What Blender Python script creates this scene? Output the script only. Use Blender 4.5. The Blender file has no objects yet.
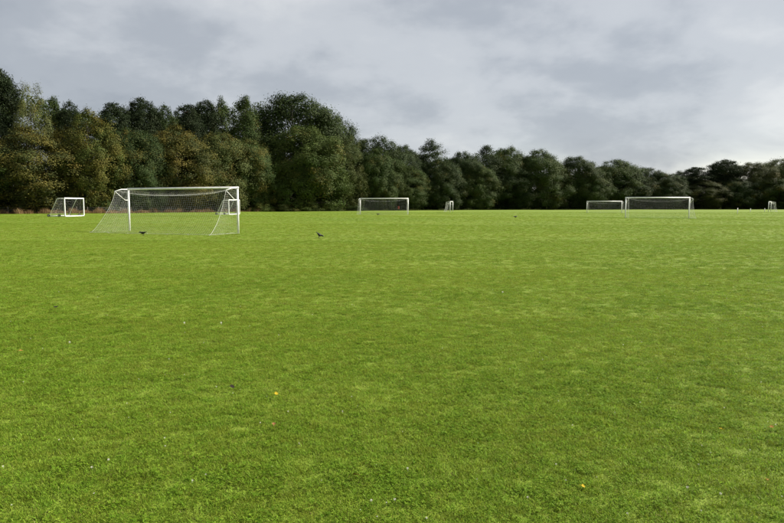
import bpy, math, random
import numpy as np
from mathutils import Vector, Matrix
R = math.radians
scene = bpy.context.scene
COL = scene.collection

# ------------------------------------------------------------------ camera
F, HZ, CX, CAMH = 653.0, 205.0, 392.0, 1.6          # focal length and horizon row of the photograph (784 px wide)
cam = bpy.data.cameras.new('camera')
cam.sensor_width = 36.0
cam.lens = F / 784.0 * 36.0
cam.clip_start, cam.clip_end = 0.1, 6000.0
cam_o = bpy.data.objects.new('camera', cam); COL.objects.link(cam_o)
cam_o.location = (0, 0, CAMH)
cam_o.rotation_euler = (R(90) - math.atan((261.5 - HZ) / F), 0, 0)
scene.camera = cam_o

# ------------------------------------------------------------------ world, sun, exposure
SUN_AZ, SUN_EL = 72.0, 37.0
SDIR = Vector((math.sin(R(SUN_AZ)) * math.cos(R(SUN_EL)), math.cos(R(SUN_AZ)) * math.cos(R(SUN_EL)), math.sin(R(SUN_EL))))
scene.view_settings.view_transform = 'Standard'
scene.view_settings.look = 'None'
scene.view_settings.exposure = 1.25
scene.cycles.max_bounces = 5; scene.cycles.diffuse_bounces = 4; scene.cycles.glossy_bounces = 1; scene.cycles.transmission_bounces = 4
scene.view_settings.gamma = 1.0

class NT:
    """tiny helper for node trees"""
    def __init__(s, tree): s.t = tree; s.n = tree.nodes; s.l = tree.links
    def add(s, typ, props=None, **inp):
        n = s.n.new(typ)
        for k, v in (props or {}).items(): setattr(n, k, v)
        for k, v in inp.items(): s.set(n, k, v)
        return n
    def set(s, n, key, v):
        key = int(key[1:]) if key[0] == '_' and key[1:].isdigit() else key.replace('_', ' ')
        sock = n.inputs[key]
        if isinstance(v, bpy.types.NodeSocket): s.l.new(v, sock)
        else: sock.default_value = v
    def math(s, op, a, b=0.0, c=None, clamp=False):
        n = s.n.new('ShaderNodeMath'); n.operation = op; n.use_clamp = clamp
        s.set(n, '_0', a); s.set(n, '_1', b)
        if c is not None: s.set(n, '_2', c)
        return n.outputs[0]
    def noise(s, vec, scale, detail=4.0, rough=0.55, dist=0.0):
        n = s.n.new('ShaderNodeTexNoise')
        s.l.new(vec, n.inputs['Vector'])
        n.inputs['Scale'].default_value = scale; n.inputs['Detail'].default_value = detail
        n.inputs['Roughness'].default_value = rough; n.inputs['Distortion'].default_value = dist
        return n.outputs[0]
    def ramp(s, fac, stops, interp='LINEAR'):
        n = s.n.new('ShaderNodeValToRGB'); n.color_ramp.interpolation = interp
        e = n.color_ramp.elements
        while len(e) < len(stops): e.new(0.5)
        for el, (p, c) in zip(e, stops):
            el.position = p; el.color = (c, c, c, 1) if isinstance(c, (int, float)) else (*c, 1)
        s.l.new(fac, n.inputs[0])
        return n.outputs[0]
    def mix(s, fac, a, b, mode='MIX'):
        n = s.n.new('ShaderNodeMix'); n.data_type = 'RGBA'; n.blend_type = mode
        for i, v in ((0, fac), (6, a), (7, b)):
            if isinstance(v, bpy.types.NodeSocket): s.l.new(v, n.inputs[i])
            elif i == 0: n.inputs[0].default_value = v
            else: n.inputs[i].default_value = (*v, 1)
        return n.outputs[2]

def build_world():
    w = bpy.data.worlds.new('World'); scene.world = w; w.use_nodes = True
    T = NT(w.node_tree); T.n.clear()
    out = T.add('ShaderNodeOutputWorld'); bg = T.add('ShaderNodeBackground', Strength=0.1)
    T.l.new(bg.outputs[0], out.inputs[0])
    sky = T.add('ShaderNodeTexSky', {'sky_type': 'NISHITA', 'sun_disc': False, 'sun_elevation': R(SUN_EL), 'sun_rotation': R(SUN_AZ)})
    tc = T.add('ShaderNodeTexCoord'); d = tc.outputs['Generated']
    sp = T.add('ShaderNodeSeparateXYZ'); T.l.new(d, sp.inputs[0])
    zz = T.math('ADD', T.math('MAXIMUM', sp.outputs[2], 0.0), 0.34)
    cb = T.add('ShaderNodeCombineXYZ')
    T.l.new(T.math('DIVIDE', sp.outputs[0], zz), cb.inputs[0]); T.l.new(T.math('DIVIDE', sp.outputs[1], zz), cb.inputs[1])
    mp = T.add('ShaderNodeMapping'); T.l.new(cb.outputs[0], mp.inputs[0])
    mp.inputs['Location'].default_value = (7.9, 3.1, 0.0); mp.inputs['Scale'].default_value = (1.25, 1.15, 1.0)
    v = mp.outputs[0]
    big = T.noise(v, 0.62, 2.0, 0.45, 0.3)
    mid = T.noise(v, 1.9, 6.0, 0.52, 0.2)
    fine = T.noise(v, 5.2, 6.0, 0.55, 0.15)
    f = T.math('ADD', T.math('MULTIPLY', big, 0.48), T.math('ADD', T.math('MULTIPLY', mid, 0.36), T.math('MULTIPLY', fine, 0.16)))
    # cloud deck is thinner, so brighter, towards the sun's side
    dt = T.add('ShaderNodeVectorMath', {'operation': 'DOT_PRODUCT'}); T.l.new(d, dt.inputs[0]); dt.inputs[1].default_value = SDIR
    f = T.math('ADD', f, T.math('MULTIPLY', T.math('SUBTRACT', dt.outputs['Value'], 0.25), 0.20))
    cloud = T.ramp(f, [(0.35, (1.34, 1.46, 1.66)), (0.45, (1.78, 1.90, 2.08)), (0.54, (2.4, 2.50, 2.64)), (0.66, (3.15, 3.2, 3.22))], 'EASE')
    # thin torn cloud near the horizon lets some clear sky and cream light through
    gap = T.ramp(T.noise(v, 1.1, 5.0, 0.6, 0.4), [(0.40, 0.0), (0.62, 1.0)])
    low = T.ramp(sp.outputs[2], [(0.01, 1.0), (0.12, 0.0)])
    fac = T.math('MULTIPLY', T.math('MULTIPLY', gap, low), 0.75)
    col = T.mix(fac, cloud, T.mix(0.5, sky.outputs[0], (4.4, 4.0, 3.4)))
    T.l.new(T.mix(0.06, col, sky.outputs[0]), bg.inputs[0])
build_world()

sun = bpy.data.lights.new('sun', 'SUN'); sun.energy = 4.4; sun.angle = R(8); sun.color = (1.0, 0.94, 0.83)
sun_o = bpy.data.objects.new('sun', sun); COL.objects.link(sun_o)
sun_o.rotation_euler = (-SDIR).to_track_quat('-Z', 'Y').to_euler()
sun_o.location = (60, 10, 60)

# ------------------------------------------------------------------ helpers
def terr(x, y):
    g = 0.28 * np.exp(-((x + 25) ** 2 + (y - 75) ** 2) / (2 * 35.0 ** 2)) - 0.02
    r = 0.035 * np.sin(x / 9.0 + 1.3) * np.sin(y / 13.0 + 0.4) + 0.02 * np.sin(x / 4.1 + y / 5.3)
    dd = np.sqrt(x * x + y * y)
    return g + r * np.clip((dd - 8) / 30.0, 0, 1)
def gz(x, y): return float(terr(np.float64(x), np.float64(y)))
def at(px, d):
    """ground point seen in photo column px at distance d along the view"""
    x = (px - CX) / F * d
    return Vector((x, d, gz(x, d)))
def ground_px(px, py):
    """ground point under a photo pixel"""
    p = math.atan((261.5 - HZ) / F)
    a = (261.5 - py) / F
    dy = math.cos(p) + a * math.sin(p); dz = -math.sin(p) + a * math.cos(p); dx = (px - CX) / F
    t = 1.0
    t = CAMH / -dz
    for _ in range(6): t = (CAMH - gz(dx * t, dy * t)) / -dz
    return Vector((dx * t, dy * t, gz(dx * t, dy * t)))

def link(name, me, mat=None, parent=None):
    o = bpy.data.objects.new(name, me); COL.objects.link(o)
    if mat and me and not me.materials: me.materials.append(mat)
    if parent: o.parent = parent
    return o
def tag(o, label=None, cat=None, group=None, kind=None):
    for k, v in (('label', label), ('category', cat), ('group', group), ('kind', kind)):
        if v: o[k] = v
    return o
def thing(name, label, cat, loc, rz=0.0, group=None):
    o = bpy.data.objects.new(name, None); COL.objects.link(o)
    o.empty_display_size = 0.2
    o.location = loc; o.rotation_euler = (0, 0, rz)
    return tag(o, label, cat, group)

class MB:
    def __init__(s): s.v = []; s.f = []
    def tube(s, pts, rad, n=8, cap=True):
        pts = [Vector(p) for p in pts]
        rads = rad if isinstance(rad, (list, tuple)) else [rad] * len(pts)
        base = len(s.v); prev = None
        for i, p in enumerate(pts):
            a = pts[max(i - 1, 0)]; b = pts[min(i + 1, len(pts) - 1)]
            t = (b - a).normalized()
            if prev is None:
                ref = Vector((0, 0, 1)) if abs(t.z) < 0.9 else Vector((1, 0, 0))
                u = t.cross(ref).normalized()
            else:
                u = (prev - t * prev.dot(t)).normalized()
            prev = u; w = t.cross(u)
            for k in range(n):
                an = 2 * math.pi * (k + 0.5) / n
                s.v.append(p + (u * math.cos(an) + w * math.sin(an)) * rads[i])
        for i in range(len(pts) - 1):
            for k in range(n):
                k2 = (k + 1) % n
                s.f.append((base + i * n + k, base + i * n + k2, base + (i + 1) * n + k2, base + (i + 1) * n + k))
        if cap:
            s.f.append(tuple(base + k for k in reversed(range(n))))
            e = base + (len(pts) - 1) * n
            s.f.append(tuple(e + k for k in range(n)))
        return s
    def box(s, c, size):
        b = len(s.v); c = Vector(c)
        for i in range(8):
            s.v.append(c + Vector(((i & 1) - .5, (i >> 1 & 1) - .5, (i >> 2 & 1) - .5)) * Vector(size) if False else
                       c + Vector((((i & 1) - .5) * size[0], ((i >> 1 & 1) - .5) * size[1], ((i >> 2 & 1) - .5) * size[2])))
        for q in ((0, 2, 3, 1), (4, 5, 7, 6), (0, 1, 5, 4), (2, 6, 7, 3), (0, 4, 6, 2), (1, 3, 7, 5)):
            s.f.append(tuple(b + i for i in q))
        return s
    def mesh(s, name, smooth=False):
        me = bpy.data.meshes.new(name); me.from_pydata([tuple(v) for v in s.v], [], s.f); me.update()
        if smooth: me.polygons.foreach_set('use_smooth', [True] * len(me.polygons))
        return me

def np_mesh(name, verts, quads, vary=None, tris=False):
    """fast mesh from numpy: verts (N,3), faces (M,4) or (M,3); vary (N,4) colour attribute"""
    me = bpy.data.meshes.new(name); k = quads.shape[1]
    me.vertices.add(len(verts)); me.vertices.foreach_set('co', np.asarray(verts, np.float32).ravel())
    me.loops.add(quads.size); me.loops.foreach_set('vertex_index', quads.astype(np.int32).ravel())
    me.polygons.add(len(quads)); me.polygons.foreach_set('loop_start', np.arange(0, quads.size, k, dtype=np.int32))
    me.polygons.foreach_set('loop_total', np.full(len(quads), k, np.int32))
    if vary is not None:
        a = me.attributes.new('vary', 'FLOAT_COLOR', 'POINT'); a.data.foreach_set('color', np.asarray(vary, np.float32).ravel())
    me.update(calc_edges=True); me.validate()
    return me

# ------------------------------------------------------------------ materials
def new_mat(name):
    m = bpy.data.materials.new(name); m.use_nodes = True
    T = NT(m.node_tree); T.n.clear()
    out = T.add('ShaderNodeOutputMaterial')
    return m, T, out

def leaf_shader(T, out, col, trans=0.3, rough=0.55, spec=0.25):
    p = T.add('ShaderNodeBsdfPrincipled', Roughness=rough); T.l.new(col, p.inputs['Base Color'])
    p.inputs['Specular IOR Level'].default_value = spec
    t = T.add('ShaderNodeBsdfTranslucent'); T.l.new(col, t.inputs[0])
    m = T.add('ShaderNodeMixShader'); m.inputs[0].default_value = trans
    T.l.new(p.outputs[0], m.inputs[1]); T.l.new(t.outputs[0], m.inputs[2]); T.l.new(m.outputs[0], out.inputs[0])

def mat_tree_leaf():
    m, T, out = new_mat('tree_leaf')
    oi = T.add('ShaderNodeObjectInfo'); at_ = T.add('ShaderNodeAttribute', {'attribute_name': 'vary'})
    s = T.add('ShaderNodeSeparateColor'); T.l.new(at_.outputs['Color'], s.inputs[0])
    # autumn colour on whole sprays of leaves, the share of them is the object's alpha
    aut = T.math('LESS_THAN', s.outputs[1], oi.outputs['Alpha'])
    autc = T.ramp(s.outputs[2], [(0.0, (0.080, 0.090, 0.016)), (0.6, (0.120, 0.100, 0.018)), (1.0, (0.150, 0.080, 0.020))])
    c = T.mix(T.math('MULTIPLY', aut, 0.7), oi.outputs['Color'], autc)
    hsv = T.add('ShaderNodeHueSaturation'); T.l.new(c, hsv.inputs['Color'])
    T.l.new(T.math('MULTIPLY_ADD', s.outputs[0], 1.1, 0.45), hsv.inputs['Value'])
    T.l.new(T.math('MULTIPLY_ADD', s.outputs[2], 0.05, 0.475), hsv.inputs['Hue'])
    leaf_shader(T, out, hsv.outputs[0], 0.16, 0.7, 0.12)
    return m

def grass_colour(T, tip=None):
    """turf colour by place: yellow green sward, darker clover and damp patches, thin straw patches"""
    g = T.add('ShaderNodeNewGeometry'); pos = g.outputs['Position']
    mp = T.add('ShaderNodeMapping'); T.l.new(pos, mp.inputs[0]); mp.inputs['Scale'].default_value = (0.55, 1.0, 0.0)
    v = mp.outputs[0]
    big = T.noise(v, 0.085, 3.0, 0.55, 0.4); mid = T.noise(v, 0.62, 5.0, 0.62, 0.3); small = T.noise(v, 4.0, 4.0, 0.6, 0.2)
    f = T.math('ADD', T.math('MULTIPLY', big, 0.45), T.math('ADD', T.math('MULTIPLY', mid, 0.27), T.math('MULTIPLY', small, 0.28)))
    c = T.ramp(f, [(0.22, (0.102, 0.192, 0.017)), (0.43, (0.162, 0.242, 0.021)), (0.58, (0.198, 0.266, 0.025)), (0.80, (0.262, 0.290, 0.036))])
    straw = T.ramp(T.noise(v, 1.3, 5.0, 0.65, 0.5), [(0.60, 0.0), (0.74, 1.0)])
    c = T.mix(T.math('MULTIPLY', straw, 0.30), c, (0.24, 0.20, 0.05))
    return c, pos

def mat_grass():
    m, T, out = new_mat('grass_blade')
    c, pos = grass_colour(T)
    oi = T.add('ShaderNodeObjectInfo')
    at_ = T.add('ShaderNodeAttribute', {'attribute_name': 'vary'})
    s = T.add('ShaderNodeSeparateColor'); T.l.new(at_.outputs['Color'], s.inputs[0])
    hsv = T.add('ShaderNodeHueSaturation'); T.l.new(c, hsv.inputs['Color'])
    T.l.new(T.math('MULTIPLY_ADD', oi.outputs['Random'], 0.04, 0.48), hsv.inputs['Hue'])
    T.l.new(T.math('MULTIPLY', T.math('MULTIPLY_ADD', s.outputs[0], 0.8, 0.62), T.math('MULTIPLY_ADD', oi.outputs['Random'], 0.5, 0.75)), hsv.inputs['Value'])
    c2 = T.mix(T.math('MULTIPLY', T.math('GREATER_THAN', s.outputs[1], 0.96), 0.6), hsv.outputs[0], (0.23, 0.19, 0.08))
    leaf_shader(T, out, c2, 0.42, 0.6, 0.12)
    return m

def mat_ground():
    m, T, out = new_mat('turf_soil')
    c, pos = grass_colour(T)
    th = T.noise(pos, 38.0, 4.0, 0.7)
    soil = T.ramp(th, [(0.3, (0.05, 0.07, 0.008)), (0.55, (0.09, 0.12, 0.010)), (0.75, (0.14, 0.16, 0.025))])
    # the thatch between blades near by; far off, blades too short and far to be built singly
    sep = T.add('ShaderNodeSeparateXYZ'); T.l.new(pos, sep.inputs[0])
    far = T.ramp(T.math('DIVIDE', sep.outputs[1], 200.0), [(0.10, 0.0), (0.6, 1.0)])
    col = T.mix(far, T.mix(0.5, soil, c), T.mix(0.42, c, (0.05, 0.075, 0.012)))  # far turf colour mixed darker, painting in the self-shadow of unbuilt blades
    p = T.add('ShaderNodeBsdfPrincipled', Roughness=0.85); T.l.new(col, p.inputs['Base Color'])
    p.inputs['Specular IOR Level'].default_value = 0.15
    b = T.add('ShaderNodeBump', Strength=0.7, Distance=0.03)
    T.l.new(T.math('ADD', T.noise(pos, 9.0, 5.0, 0.7), T.noise(pos, 60.0, 2.0, 0.6)), b.inputs['Height'])
    T.l.new(b.outputs[0], p.inputs['Normal']); T.l.new(p.outputs[0], out.inputs[0])
    return m

def mat_simple(name, col, rough=0.5, spec=0.4, nscale=0.0, namp=0.3, dirt=None, bump=0.0):
    m, T, out = new_mat(name)
    p = T.add('ShaderNodeBsdfPrincipled', Roughness=rough); p.inputs['Specular IOR Level'].default_value = spec
    if nscale:
        tc = T.add('ShaderNodeTexCoord'); n = T.noise(tc.outputs['Object'], nscale, 5.0, 0.6)
        d = dirt or tuple(c * (1 - namp) for c in col)
        T.l.new(T.mix(T.ramp(n, [(0.42, 0.0), (0.68, 1.0)]), col, d), p.inputs['Base Color'])
        if bump:
            b = T.add('ShaderNodeBump', Strength=bump, Distance=0.02); T.l.new(n, b.inputs['Height']); T.l.new(b.outputs[0], p.inputs['Normal'])
    else: p.inputs['Base Color'].default_value = (*col, 1)
    T.l.new(p.outputs[0], out.inputs[0])
    return m
def mat_foliage(name, stops, trans=0.3):
    m, T, out = new_mat(name)
    at_ = T.add('ShaderNodeAttribute', {'attribute_name': 'vary'})
    s = T.add('ShaderNodeSeparateColor'); T.l.new(at_.outputs['Color'], s.inputs[0])
    leaf_shader(T, out, T.ramp(s.outputs[0], stops), trans, 0.7, 0.08)
    return m

M = {}
M['leaf'] = mat_tree_leaf(); M['grass'] = mat_grass(); M['ground'] = mat_ground()
M['bark'] = mat_simple('bark', (0.05, 0.042, 0.034), 0.9, 0.2, 3.0, 0.5, bump=0.8)
M['pine_bark'] = mat_simple('pine_bark', (0.075, 0.048, 0.032), 0.9, 0.2, 2.5, 0.5, bump=0.8)
M['white'] = mat_simple('white_paint', (0.80, 0.80, 0.78), 0.38, 0.5, 6.0, 0.2, dirt=(0.62, 0.62, 0.58))
M['net'] = mat_simple('net_cord', (0.60, 0.61, 0.57), 0.8, 0.2)
M['black'] = mat_simple('black_rubber', (0.015, 0.015, 0.016), 0.7, 0.3, 20.0, 0.4)
M['feather'] = mat_simple('black_feather', (0.010, 0.010, 0.012), 0.45, 0.5, 40.0, 0.5)
M['beak'] = mat_simple('beak_horn', (0.02, 0.02, 0.02), 0.4, 0.5)
M['wood'] = mat_simple('weathered_wood', (0.23, 0.20, 0.16), 0.9, 0.2, 9.0, 0.45, bump=0.5)
M['wire'] = mat_simple('galvanised_wire', (0.35, 0.35, 0.34), 0.5, 0.5)
M['red'] = mat_simple('red_paint', (0.42, 0.06, 0.04), 0.45, 0.4, 5.0, 0.3)
M['under'] = mat_foliage('undergrowth_leaf', [(0.0, (0.026, 0.042, 0.011)), (0.6, (0.044, 0.066, 0.016)), (1.0, (0.07, 0.085, 0.02))])
M['bramble'] = mat_foliage('bramble_leaf', [(0.0, (0.03, 0.05, 0.014)), (0.6, (0.055, 0.085, 0.022)), (0.95, (0.085, 0.10, 0.028)), (1.0, (0.13, 0.09, 0.03))])
M['dry'] = mat_foliage('dry_stalk', [(0.0, (0.12, 0.075, 0.035)), (0.5, (0.20, 0.125, 0.06)), (0.85, (0.26, 0.18, 0.09)), (1.0, (0.09, 0.11, 0.03))])
M['rough'] = mat_foliage('rough_grass_blade', [(0.0, (0.035, 0.05, 0.014)), (0.6, (0.055, 0.068, 0.02)), (1.0, (0.09, 0.085, 0.035))])
M['clover'] = mat_foliage('clover_leaf', [(0.0, (0.085, 0.170, 0.010)), (0.6, (0.125, 0.21, 0.012)), (1.0, (0.18, 0.26, 0.025))], 0.35)
M['petal'] = mat_simple('white_petal', (0.70, 0.68, 0.60), 0.7, 0.2)

# ------------------------------------------------------------------ the field
def build_field():
    k = np.linspace(-1, 1, 181); xs = np.sinh(k * 6.2) / math.sinh(6.2) * 2400
    k2 = np.linspace(0, 1, 230); ys = -40 + np.sinh(k2 * 5.0) / math.sinh(5.0) * 3000
    X, Y = np.meshgrid(xs, ys); Z = terr(X, Y)
    v = np.stack([X, Y, Z], -1).reshape(-1, 3)
    n = len(xs); i, j = np.meshgrid(np.arange(len(ys) - 1), np.arange(n - 1), indexing='ij'); a = (i * n + j).ravel()
    q = np.stack([a, a + 1, a + n + 1, a + n], -1)
    me = np_mesh('playing_field', v, q); me.polygons.foreach_set('use_smooth', [True] * len(me.polygons))
    o = link('playing_field', me, M['ground']); tag(o, 'mown green grass playing field stretching to the trees', kind='structure')
build_field()

# ------------------------------------------------------------------ trees
TL_PX = [-160, -40, 0, 100, 200, 300, 330, 430, 500, 600, 784, 960]
TL_D = [106, 114, 117, 124, 148, 168, 175, 203, 220, 235, 244, 252]
def tl(px): return float(np.interp(px, TL_PX, TL_D))

def leaf_quads(c, nrm, size, aspect, rng):
    n = len(c)
    nrm = nrm / np.linalg.norm(nrm, axis=1, keepdims=True)
    r = rng.normal(size=(n, 3)); t = np.cross(nrm, r); t /= np.linalg.norm(t, axis=1, keepdims=True) + 1e-9
    b = np.cross(nrm, t)
    L = (size * rng.uniform(0.6, 1.25, n))[:, None]; W = L * aspect
    fold = nrm * L * 0.18
    v = np.stack([c - t * L * 0.5, c + b * W * 0.5 + fold, c + t * L * 0.5, c - b * W * 0.5 + fold], 1).reshape(-1, 3)
    q = np.arange(n * 4).reshape(n, 4)
    return v, q

PROF = {
    'oak': lambda t: np.clip(np.where(t > .38, np.sqrt(np.clip(1 - (np.clip(t - .38, 0, 1) / .63) ** 2, .02, 1)), .80 + .20 * np.sin(t / .38 * 1.5708)), .05, 1),
    'ash': lambda t: np.clip(np.sin(np.pi * (t * 0.86 + 0.13)) ** 0.7, 0.05, 1),
    'spire': lambda t: np.clip((1 - t) ** 0.5 * (0.62 + 0.5 * np.minimum(t * 3, 1)), 0.05, 1),
    'birch': lambda t: np.clip(np.sin(np.pi * (t * 0.68 + 0.20)) ** 0.8, 0.08, 1),
    'pine': lambda t: np.clip(np.where(t < 0.66, 0.80 + 0.20 * np.sin(t * 7.0), 0.92 * np.sqrt(np.clip(1 - ((t - 0.64) / 0.37) ** 1.6, 0.02, 1))), 0.1, 1),
    'bush': lambda t: np.clip(np.sqrt(np.clip(1 - (t * 0.98) ** 2, 0.02, 1)), 0.1, 1),
}
SIZE = {'oak': (20.0, 8.0), 'ash': (20.0, 6.8), 'spire': (20.0, 5.5), 'birch': (20.0, 6.0), 'pine': (20.0, 4.6), 'bush': (5.0, 3.2)}
SPEC = {  # crown start, lobes, lobe radius range, vertical squash, leaf length, leaf aspect, leaves per m2 of lobe
    'oak': (0.6, 420, (0.8, 1.6), 1.0, 0.27, 0.68, 22),
    'ash': (0.6, 320, (0.7, 1.5), 0.95, 0.27, 0.60, 20),
    'spire': (0.6, 270, (0.6, 1.3), 1.05, 0.26, 0.62, 20),
    'birch': (0.6, 320, (0.5, 1.05), 1.35, 0.22, 0.6, 21),
    'pine': (1.0, 230, (0.75, 1.45), 0.78, 0.31, 0.42, 29),
    'bush': (0.1, 56, (0.6, 1.1), 0.85, 0.26, 0.66, 14),
}
def make_tree_meshes(kind, seed):
    """a tree of nominal size (20 m tall, 6 m crown radius; bush 5 m): (crown mesh, trunk mesh)"""
    rng = np.random.default_rng(seed); rn = random.Random(seed)
    H, RAD = SIZE[kind]
    z0, nl, (ra, rb), sq, ls, asp, dens = SPEC[kind]
    prof = PROF[kind]
    lob = []
    ph = rng.uniform(0, 6.28, 6)
    top = H - ra * sq * 1.0
    while len(lob) < nl:
        t = rng.uniform(0, 1)
        if rng.uniform() > prof(np.array(t)) * 0.85 + 0.15: continue
        a = rng.uniform(0, 2 * math.pi)
        wob = 1 + 0.14 * math.sin(2 * a + ph[0] + 3 * t) + 0.13 * math.sin(3 * a + ph[1] - 7 * t) + 0.10 * math.sin(5 * a + ph[2] + 11 * t)
        r = rng.uniform(ra, rb) * (1.0 if t < 0.85 else 0.75)
        rad = max(RAD * float(prof(np.array(t))) * wob - r * 0.6, 0.15) * (0.45 + 0.55 * math.sqrt(rng.uniform()))
        if rng.uniform() < 0.10: rad *= 1.12
        lob.append((rad * math.cos(a), rad * math.sin(a), z0 + ra * 0.5 + (top - z0 - ra * 0.5) * t, r))
    # leading shoots that break the outline at the top
    for i in range(5 if kind != 'bush' else 3):
        a = rng.uniform(0, 6.28); rr = RAD * rng.uniform(0.0, 0.42 if kind != 'spire' else 0.25)
        lob.append((rr * math.cos(a), rr * math.sin(a), top + rng.uniform(-0.7, 0.35) - (0.28 * rr if kind != 'spire' else .6 * rr), rng.uniform(0.45, 0.8) * ra))
    C, N, V, S = [], [], [], []
    cz = np.array([0, 0, H * 0.5])
    for (x, y, z, r) in lob:
        n = int(dens * 4 * math.pi * r * r * 0.62)
        d = rng.normal(size=(n, 3)); out = np.array([x, y, (z - H * 0.45) * 0.5]); out = out / (np.linalg.norm(out) + 1e-6)
        d /= np.linalg.norm(d, axis=1, keepdims=True)
        d = d + out * 0.45 + np.array([0, 0, 0.22]); d /= np.linalg.norm(d, axis=1, keepdims=True)
        rr = r * np.abs(rng.normal(0.84, 0.36, n))
        c = np.array([x, y, z]) + d * rr[:, None] * np.array([1, 1, sq])
        nn = d * 0.75 + out * 0.4 + rng.normal(size=(n, 3)) * 0.34 + np.array([0, 0, 0.22])
        if kind == 'pine': nn = d * 0.6 + out * 0.3 + rng.normal(size=(n, 3)) * 0.55
        C.append(c); N.append(nn)
        lr = rng.uniform(); tone = np.clip(rng.normal(0.48 + 0.30 * (rng.uniform() - .5), 0.10, n), 0, 1)
        V.append(np.stack([tone, np.clip(lr + rng.normal(0, 0.06, n), 0, 1), np.clip(rng.uniform(0, 1) * 0.6 + rng.uniform(0, 0.4, n), 0, 1), np.ones(n)], -1))
    C = np.concatenate(C); N = np.concatenate(N); V = np.concatenate(V)
    keep = C[:, 2] > 0.25
    C, N, V = C[keep], N[keep], V[keep]
    v, q = leaf_quads(C, N, ls, asp, rng)
    crown = np_mesh(kind + '_crown', v, q, np.repeat(V, 4, axis=0)); crown.materials.append(M['leaf'])
    mb = MB()
    if kind == 'bush':
        for i in range(7):
            a = rn.uniform(0, 6.28); tx, ty, tz, _ = rn.choice(lob)
            mb.tube([(0.25 * math.cos(a), 0.25 * math.sin(a), -0.1), (tx * .5, ty * .5, tz * .55), (tx, ty, tz)], [0.06, 0.04, 0.012], 6)
    else:
        bend = (rn.uniform(-.5, .5), rn.uniform(-.5, .5)); tr = 0.30 if kind != 'birch' else 0.19
        path = [(bend[0] * (s * s), bend[1] * (s * s), -0.3 + s * H * 0.88) for s in (0, .08, .25, .45, .65, .85, 1)]
        mb.tube(path, [tr * 1.5, tr * 1.05, tr * .9, tr * .7, tr * .48, tr * .24, 0.05], 10)
        for (x, y, z, r) in rn.sample(lob, 26):
            zs = max(z - math.hypot(x, y) * (0.75 if kind != 'pine' else 0.15), 1.6); s = min(zs / (H * .88), .97)
            p0 = Vector((bend[0] * s * s, bend[1] * s * s, zs)); p2 = Vector((x, y, z)); pm = p0.lerp(p2, .5) + Vector((0, 0, -0.25 if kind == 'pine' else .35))
            mb.tube([p0, pm, p2], [tr * .42 * (1 - s * .6), tr * .26 * (1 - s * .5), 0.025], 6)
    trunk = mb.mesh(kind + '_trunk', True); trunk.materials.append(M['pine_bark' if kind == 'pine' else 'bark'])
    return crown, trunk

PROTO = {}
for kind, n in (('oak', 3), ('ash', 2), ('spire', 2), ('birch', 2), ('pine', 3), ('bush', 2)):
    PROTO[kind] = [make_tree_meshes(kind, 100 + 17 * i + len(kind) * 7) for i in range(n)]

DK = (0.030, 0.048, 0.011); GR = (0.044, 0.068, 0.014); LG = (0.055, 0.080, 0.015); YG = (0.064, 0.080, 0.015)
OL = (0.062, 0.078, 0.019); PALE = (0.105, 0.118, 0.036); PN = (0.022, 0.034, 0.012); BR = (0.050, 0.060, 0.016)
NAMES = {'oak': 'oak_tree', 'ash': 'broadleaf_tree', 'spire': 'broadleaf_tree', 'birch': 'birch_tree', 'pine': 'pine_tree', 'bush': 'bramble_bush'}
count = {}
def plant(kind, px, top, wpx, off, colour, autumn, label, group, base_z=None, var=None):
    d = tl(px) + off
    p = at(px, d)
    H, RAD = SIZE[kind]
    h = CAMH + (HZ - top) * d / F - p.z
    w = wpx * d / F * (1.0 if kind == 'bush' or top < 97 else 1.22 if group == GB else 1.1)
    i = count.get(kind, 0); count[kind] = i + 1
    crown, trunk = PROTO[kind][(i if var is None else var) % len(PROTO[kind])]
    o = thing(NAMES[kind], label, 'bush' if kind == 'bush' else 'tree', p, random.Random(px * 7 + top).uniform(0, 6.28), group)
    c = link('crown', crown, None, o); t = link('trunk', trunk, None, o)
    s = (w / (2 * RAD * 0.98), w / (2 * RAD * 0.98), h / H)
    for q in (c, t): q.scale = s
    c.color = (*colour, autumn)
    return o

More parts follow.
